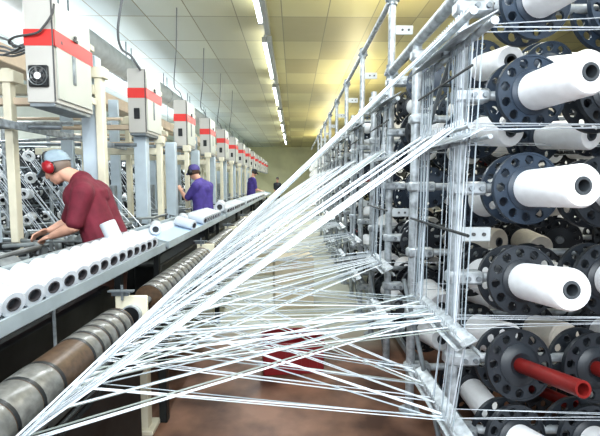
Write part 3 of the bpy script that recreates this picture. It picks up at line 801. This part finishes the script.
# ---------------------------------------------------------------- crate, cartons on the aisle floor
def crate(loc, rz):
    t = thing('plastic_crate', 'red plastic crate on the aisle floor behind the yarns', 'crate', loc); t.rotation_euler = (0, 0, rz)
    w, d, h, th = .24, .17, .26, .012
    for sx in (-1, 1): MB().bb((sx * w - th / 2, -d, 0), (sx * w + th / 2, d, h), .003).build('side', M['crate'], t)
    for sy in (-1, 1): 
        s = MB().bb((-w, sy * d - th / 2, 0), (w, sy * d + th / 2, h), .003).build('side', M['crate'], t)
        mb = MB()
        for k in range(7): mb.bb((-w + .04 + k * .065, sy * (d + .008) - .002, .05), (-w + .055 + k * .065, sy * (d + .008) + .002, h - .08))
        mb.build('rib', M['crate'], s)
    MB().bb((-w - .015, -d - .015, h - .02), (w + .015, -d + .01, h), .003).bb((-w - .015, d - .01, h - .02), (w + .015, d + .015, h), .003).bb((-w - .015, -d, h - .02), (-w + .01, d, h), .003).bb((w - .01, -d, h - .02), (w + .015, d, h), .003).build('rim', M['crate'], t)
    MB().bb((-w, -d, 0), (w, d, .012)).build('base', M['crate'], t)
    return t
crate((-.02, 3.45, 0.0), .1)
def carton(loc, w, d, h, rz, label):
    t = thing('cardboard_carton', label, 'carton', loc); t.rotation_euler = (0, 0, rz)
    MB().bb((-w, -d, 0), (w, d, h), .004).build('body', M['card'], t)
    MB().bb((-.03, -d - .002, h - .15), (.03, -d, h)).bb((-.03, -d, h), (.03, d, h + .002)).build('tape', M['tanp'], t)
    MB().bb((-w, -d, h), (w, -.003, h + .006)).bb((-w, .003, h), (w, d, h + .006)).build('flap', M['card'], t)
carton((-.02, 5.3, 0), .24, .25, .62, .1, 'tall cream cardboard carton standing in the aisle behind the yarns')
carton((-.40, 7.2, 0), .22, .22, .5, -.2, 'cream cardboard carton farther down the aisle')

# ---------------------------------------------------------------- people
def remesh(o, vox, sm=4):
    m = o.modifiers.new('remesh', 'REMESH'); m.mode = 'VOXEL'; m.voxel_size = vox; m.use_smooth_shade = True
    s = o.modifiers.new('smooth', 'SMOOTH'); s.iterations = sm; s.factor = .5
    return o
def hand(mb, w, dirn, palm_n, side, s=1.0):
    """wrist w, pointing dirn, palm facing palm_n; side is the direction of the thumb"""
    d = V(dirn).normalized(); sd = V(side) - d * V(side).dot(d); sd.normalize(); pn = d.cross(sd).normalized()
    if pn.dot(V(palm_n)) < 0: pn = -pn
    rot = Matrix((sd, pn, d)).transposed()
    c = w + d * .05 * s
    mb.ell(c, (.040 * s, .016 * s, .055 * s), rot)
    for i, (o, l) in enumerate(((.030, .072), (.010, .080), (-.011, .075), (-.031, .058))):
        p0 = w + d * .085 * s + sd * o * s; p1 = p0 + (d * .9 + pn * .25).normalized() * l * .5 * s; p2 = p1 + (d * .55 + pn * .8).normalized() * l * .5 * s
        mb.cap(p0, p1, .0095 * s, .009 * s, 8); mb.cap(p1, p2, .009 * s, .0075 * s, 8)
    p0 = w + d * .025 * s + sd * .032 * s; p1 = p0 + (d * .6 + sd * .7 + pn * .2).normalized() * .04 * s; p2 = p1 + (d * .85 + sd * .2 + pn * .35).normalized() * .032 * s
    mb.cap(p0, p1, .012 * s, .0105 * s, 8); mb.cap(p1, p2, .0105 * s, .008 * s, 8)
def person(name_label, J, fwd, look, shirt, capm, group, vox=.008, muff=True, lower='trou', muffm='muff', S=1.0):
    """J: world joints. fwd: body facing; look: unit vector the face points to"""
    base = V((J['pelvis'].x, J['pelvis'].y, 0))
    t = thing('person', name_label, 'person', base, group)
    L = {k: (v - base) / S for k, v in J.items()}; t.scale = (S, S, S)
    f = V(fwd).normalized(); up0 = V((0, 0, 1)); lf = up0.cross(f).normalized()
    lk = V(look).normalized(); hs = up0.cross(lk).normalized(); hu = lk.cross(hs).normalized()
    hr = Matrix((lk, hs, hu)).transposed()      # local x = face, y = left, z = crown
    H = L['head']
    hp = lambda x, y, z: H + hr @ V((x, y, z))
    b = MB()
    b.ell(hp(-.008, 0, .022), (.092, .075, .092), hr, 20, 14)
    b.ell(hp(.022, 0, -.045), (.062, .055, .072), hr, 18, 12)
    b.ell(hp(.055, 0, -.092), (.026, .028, .022), hr)          # chin
    b.cap(hp(.082, 0, .012), hp(.104, 0, -.028), .009, .014)     # nose
    b.ell(hp(.096, 0, -.034), (.012, .018, .009), hr)
    b.ell(hp(.078, 0, .026), (.016, .052, .012), hr)            # brow
    b.ell(hp(.082, 0, -.062), (.012, .026, .007), hr); b.ell(hp(.080, 0, -.073), (.011, .022, .007), hr)
    for s in (-1, 1):
        b.ell(hp(.0, s * .076, -.012), (.020, .008, .032), hr)
        b.ell(hp(.058, s * .040, -.025), (.022, .018, .022), hr)
    b.cap(L['neck'], hp(-.02, 0, -.05), .058, .052)
    # torso
    for a, c, ra, rb in ((L['neck'], L['chest'], .07, .12), (L['chest'], L['waist'], .12, .115), (L['waist'], L['pelvis'], .115, .125)):
        b.cap(a, c, ra, rb)
    for s, nm in ((1, 'l'), (-1, 'r')):
        sh, el, wr, hd = L['sh_' + nm], L['el_' + nm], L['wr_' + nm], L['hd_' + nm]
        b.cap(L['neck'], sh, .05, .055); b.cap(sh, el, .052, .040); b.cap(el, el.lerp(wr, .3), .041, .042); b.cap(el.lerp(wr, .3), wr, .042, .026)
        hand(b, wr, hd - wr, V((0, 0, -1)), (-lf * s + up0 * .3))
        hip = L['pelvis'] + lf * s * .085; kn, an = L['kn_' + nm], L['an_' + nm]
        b.cap(hip, kn, .082, .055); b.cap(kn, kn.lerp(an, .3), .053, .056); b.cap(kn.lerp(an, .3), an, .056, .036)
    body = b.build('body', M['skin'], t); remesh(body, vox)
    # shirt
    c = MB()
    c.cap(L['neck'] - (L['neck'] - L['chest']) * .10, L['chest'], .082, .150)
    cw = L['waist'] - L['chest']
    for s in (-1, 1):
        c.cap(L['chest'] + lf * s * .055, L['waist'] + lf * s * .05, .135, .125)
        c.cap(L['waist'] + lf * s * .05, L['pelvis'] + lf * s * .05 + up0 * .01, .125, .135)
    c.ell(L['chest'] + f * .03, (.14, .17, .14), Matrix((f, lf, up0)).transposed())
    for s, nm in ((1, 'l'), (-1, 'r')):
        sh, el = L['sh_' + nm], L['el_' + nm]
        c.cap(L['neck'].lerp(L['chest'], .2), sh, .08, .075); c.cap(sh, sh.lerp(el, .80), .076, .060)
        e = sh.lerp(el, .80); d = (el - sh).normalized(); c.cap(e - d * .03, e + d * .01, .061, .063)
        # folds
    rr = random.Random(3)
    for k in range(7):
        p = L['chest'].lerp(L['pelvis'], rr.uniform(.25, .95)); s = rr.choice((-1, 1)); a = p + lf * s * .16 + f * rr.uniform(-.1, .08)
        c.cap(a, a + (L['sh_l' if s > 0 else 'sh_r'] - a) * .35 + f * .03, .018, .010, 8)
    so = c.build('shirt', M[shirt], t); remesh(so, vox * 1.1, 3)
    # trousers
    c = MB()
    c.ell(L['pelvis'] - up0 * .06, (.135, .165, .13), Matrix((f, lf, up0)).transposed())
    for s, nm in ((1, 'l'), (-1, 'r')):
        hip = L['pelvis'] + lf * s * .085; kn, an = L['kn_' + nm], L['an_' + nm]
        c.cap(hip - up0 * .03, kn, .10, .075); c.cap(kn, an + up0 * .05, .074, .062)
    remesh(c.build('trousers', M[lower], t), vox * 1.2, 3)
    for s, nm in ((1, 'l'), (-1, 'r')):
        an = L['an_' + nm]; z0 = an.z
        m = MB(); an = L['an_' + nm]; m.cap(V((an.x, an.y, .045)) - f * .05, V((an.x, an.y, .04)) + f * .15, .045, .038); m.cap(V((an.x, an.y, .05)), an, .045, .05)
        remesh(m.build('shoe', M['black'], t), .012, 2)
    # cap with brim, hair, defenders, eyes
    if capm:
        c = MB(); pts = [(.0, .102)]
        prof = [(.001, .104), (.03, .101), (.06, .088), (.083, .062), (.094, .030), (.096, .010), (.090, .010), (.088, .030), (.06, .080), (.001, .096)]
        mt = Matrix.Translation(hp(-.012, 0, .014)) @ hr.to_4x4() @ Matrix.Rotation(-.28, 4, 'Y') @ Matrix.Diagonal((1.06, .90, 1.05, 1))
        c.lathe(prof, 28, mt)
        co = c.build('cap', M[capm], t)
        br = MB(); vs = []; fs = []
        for i in range(13):
            a = -PI * .36 + PI * .72 * i / 12
            vs += [hp(.095 * math.cos(a) - .01, .086 * math.sin(a), .034), hp(.05 + .115 * math.cos(a), .078 * math.sin(a), .012 - .012 * (1 - math.cos(a)))]
            vs += [hp(.095 * math.cos(a) - .01, .086 * math.sin(a), .028), hp(.05 + .115 * math.cos(a), .078 * math.sin(a), .007 - .012 * (1 - math.cos(a)))]
        for i in range(12):
            o = i * 4; fs += [[o, o + 4, o + 5, o + 1], [o + 2, o + 3, o + 7, o + 6], [o + 1, o + 5, o + 7, o + 3], [o, o + 2, o + 6, o + 4]]
        br.add(vs, fs).build('brim', M[capm], co)
    hm = MB().ell(hp(-.022, 0, -.004), (.082, .0765, .066), hr, 20, 12)
    hm.build('hair', M['hair'] if capm != 'cap' else M['greyhair'], t)
    if muff:
        for s in (-1, 1):
            MB().ell(hp(.0, s * .098, -.005), (.040, .030, .050), hr, 18, 12).build('ear_defender', M[muffm], t)
            MB().ell(hp(.0, s * .080, -.005), (.042, .012, .052), hr, 18, 12).build('ear_cushion', M['black'], t)
        MB().tube([hp(-.005, .115 * math.cos(a), .01 + .115 * math.sin(a)) for a in [PI * k / 12 for k in range(13)]], .007, 8).build('headband', M['black'], t)
    for s in (-1, 1): MB().ell(hp(.080, s * .030, .004), (.010, .013, .009), hr).build('eye', M['eye'], t)
    return t
def J3(head, neck, chest, waist, pelvis, sl, el, wl, hl, sr, er, wr, hr_, feet, fwd):
    f = V(fwd).normalized(); lf = V((0, 0, 1)).cross(f)
    d = dict(head=head, neck=neck, chest=chest, waist=waist, pelvis=pelvis, sh_l=sl, el_l=el, wr_l=wl, hd_l=hl, sh_r=sr, el_r=er, wr_r=wr, hd_r=hr_)
    for s, nm in ((1, 'l'), (-1, 'r')):
        fx = feet + lf * s * .12
        d['an_' + nm] = V((fx.x, fx.y, .09))
        k = (pelvis + lf * s * .1).lerp(d['an_' + nm], .48) + f * .03
        d['kn_' + nm] = k
    return d
Y1 = 3.52
f1 = V((-1, .12, 0))
p1 = J3(q(56.5, 167, Y1), q(81, 180, Y1), q(89, 197, Y1), q(100, 221, Y1), q(109, 246, Y1),
        q(83, 193, Y1 - .19), q(74, 227, Y1 - .24), q(52, 236, Y1 - .14), q(38, 240, Y1 - .08),
        q(80, 193, Y1 + .19), q(68, 222, Y1 + .28), q(50, 230, Y1 + .2), q(38, 234, Y1 + .15), V((q(112, 246, Y1).x, Y1, 0)), f1)
person('worker in burgundy shirt, grey blue cap and red ear defenders bending over the nearest loom', p1, f1, V((-.86, .08, -.50)), 'maroon', 'cap', 'workers at the looms', .008, S=1.13, lower='brownc')
Y2 = 6.9
f2 = V((-.75, .65, 0))
p2 = J3(q(194, 172, Y2), q(199, 181, Y2), q(202, 189, Y2), q(203, 203, Y2), q(204, 217, Y2),
        q(196, 186, Y2 - .16), q(187, 199, Y2 - .10), q(181, 191, Y2 + .05), q(179, 186, Y2 + .1),
        q(209, 186, Y2 + .14), q(209, 204, Y2 + .2), q(196, 200, Y2 + .35), q(189, 198, Y2 + .4), V((q(205, 217, Y2).x, Y2, 0)), f2)
person('worker in violet shirt and violet cap facing away at the loom, beside the second tray', p2, f2, V((-.8, .5, -.35)), 'purple', 'capp', 'workers at the looms', .011, muffm='black')
Y3 = 14.6
f3 = V((.8, .55, 0))
p3 = J3(q(254.5, 172.5, Y3), q(252.5, 178, Y3), q(252, 183, Y3), q(251.5, 190, Y3), q(251, 197, Y3),
        q(250, 180, Y3 + .18), q(252, 188, Y3 + .25), q(257, 191, Y3 + .3), q(260, 190, Y3 + .3),
        q(254, 180, Y3 - .15), q(256, 189, Y3 - .1), q(261, 191, Y3 - .05), q(263, 191, Y3), V((q(251, 197, Y3).x, Y3, 0)), f3)
person('distant worker in violet shirt and dark cap looking toward the aisle', p3, f3, V((.75, .4, -.4)), 'purple', 'trou', 'workers at the looms', .016, muffm='black')
Y4 = 25.
f4 = V((.3, -1, 0))
p4 = J3(q(277.5, 179, Y4), q(277.3, 183, Y4), q(277.3, 186, Y4), q(277, 190, Y4), q(277, 194, Y4),
        q(280, 184, Y4), q(280, 189, Y4), q(280, 192, Y4 - .2), q(280, 193, Y4 - .25),
        q(274.7, 184, Y4), q(274.5, 189, Y4), q(275, 192, Y4 - .2), q(275.5, 193, Y4 - .25), V((q(277, 194, Y4).x, Y4, 0)), f4)
person('smallest, farthest person in dark clothes near the end wall', p4, f4, V((.2, -1, -.2)), 'trou', 'trou', 'workers at the looms', .022, muff=False)

# ---------------------------------------------------------------- light
W = bpy.data.worlds.new('world'); bpy.context.scene.world = W; W.use_nodes = True
W.node_tree.nodes['Background'].inputs[0].default_value = (.82, .90, 1.0, 1); W.node_tree.nodes['Background'].inputs[1].default_value = 1.1
def area(loc, rot, sx, sy, e, col, name='lamp'):
    l = bpy.data.lights.new(name, 'AREA'); l.shape = 'RECTANGLE'; l.size = sx; l.size_y = sy; l.energy = e; l.color = col
    o = bpy.data.objects.new(name, l); COL.objects.link(o); o.location = loc; o.rotation_euler = rot; return o
cool = (.90, .96, 1.0); warm = (1.0, .90, .56)
area((.0, -2.2, 3.2), (math.radians(65), 0, 0), 6, 2, 230, cool, 'near fill')  # fill lamp added behind the camera, no real fixture
area((-.3, .2, 4.2), (0, 0, 0), 1.2, 2.5, 25, cool, 'near fill')  # added overhead fill, out of view above the camera
for i in range(8):
    area((-.53, .55 + i * 3.55 + 1.4, 3.96), (0, 0, 0), .06, 2.6, 50 if i else 12, cool, 'batten glow')
for y in (6, 12, 18, 25):
    area((-4.6, y, 4.1), (0, math.radians(0), 0), .3, 4, 130, cool, 'overhead fill')  # added fill over the looms, no fixture modelled
    area((2.9, y - 2.5, 4.1), (0, 0, 0), .3, 4, 110, (1, .95, .8), 'overhead fill')  # added fill over the creel, no fixture modelled
    area((1.6, y - 1, 3.3), (PI, math.radians(-12), 0), .5, 3.0, 34, warm, 'ceiling fill')  # added upward lamps that throw warm light on the ceiling
area((-3.6, 3.5, 3.2), (PI, 0, 0), .6, 5, 30, cool, 'ceiling fill')  # added upward fill to brighten the left ceiling
area((-4.6, 12, 3.2), (PI, 0, 0), .6, 12, 150, cool, 'ceiling fill')  # second added upward fill, farther down the left side
area((.1, 1.0, 3.9), (math.radians(35), math.radians(30), 0), .5, 1.5, 70, cool, 'creel fill')  # frontal fill added to brighten the reels
sc = bpy.context.scene
sc.view_settings.view_transform = 'Standard'; sc.view_settings.look = 'Medium High Contrast'; sc.view_settings.exposure = 0.34; sc.view_settings.gamma = 1.0
sc.cycles.max_bounces = 6; sc.cycles.transparent_max_bounces = 24
try: sc.cycles.use_denoising = True
except Exception: pass
print('REELS', tot, cnt, 'YARNS', ycount[0])
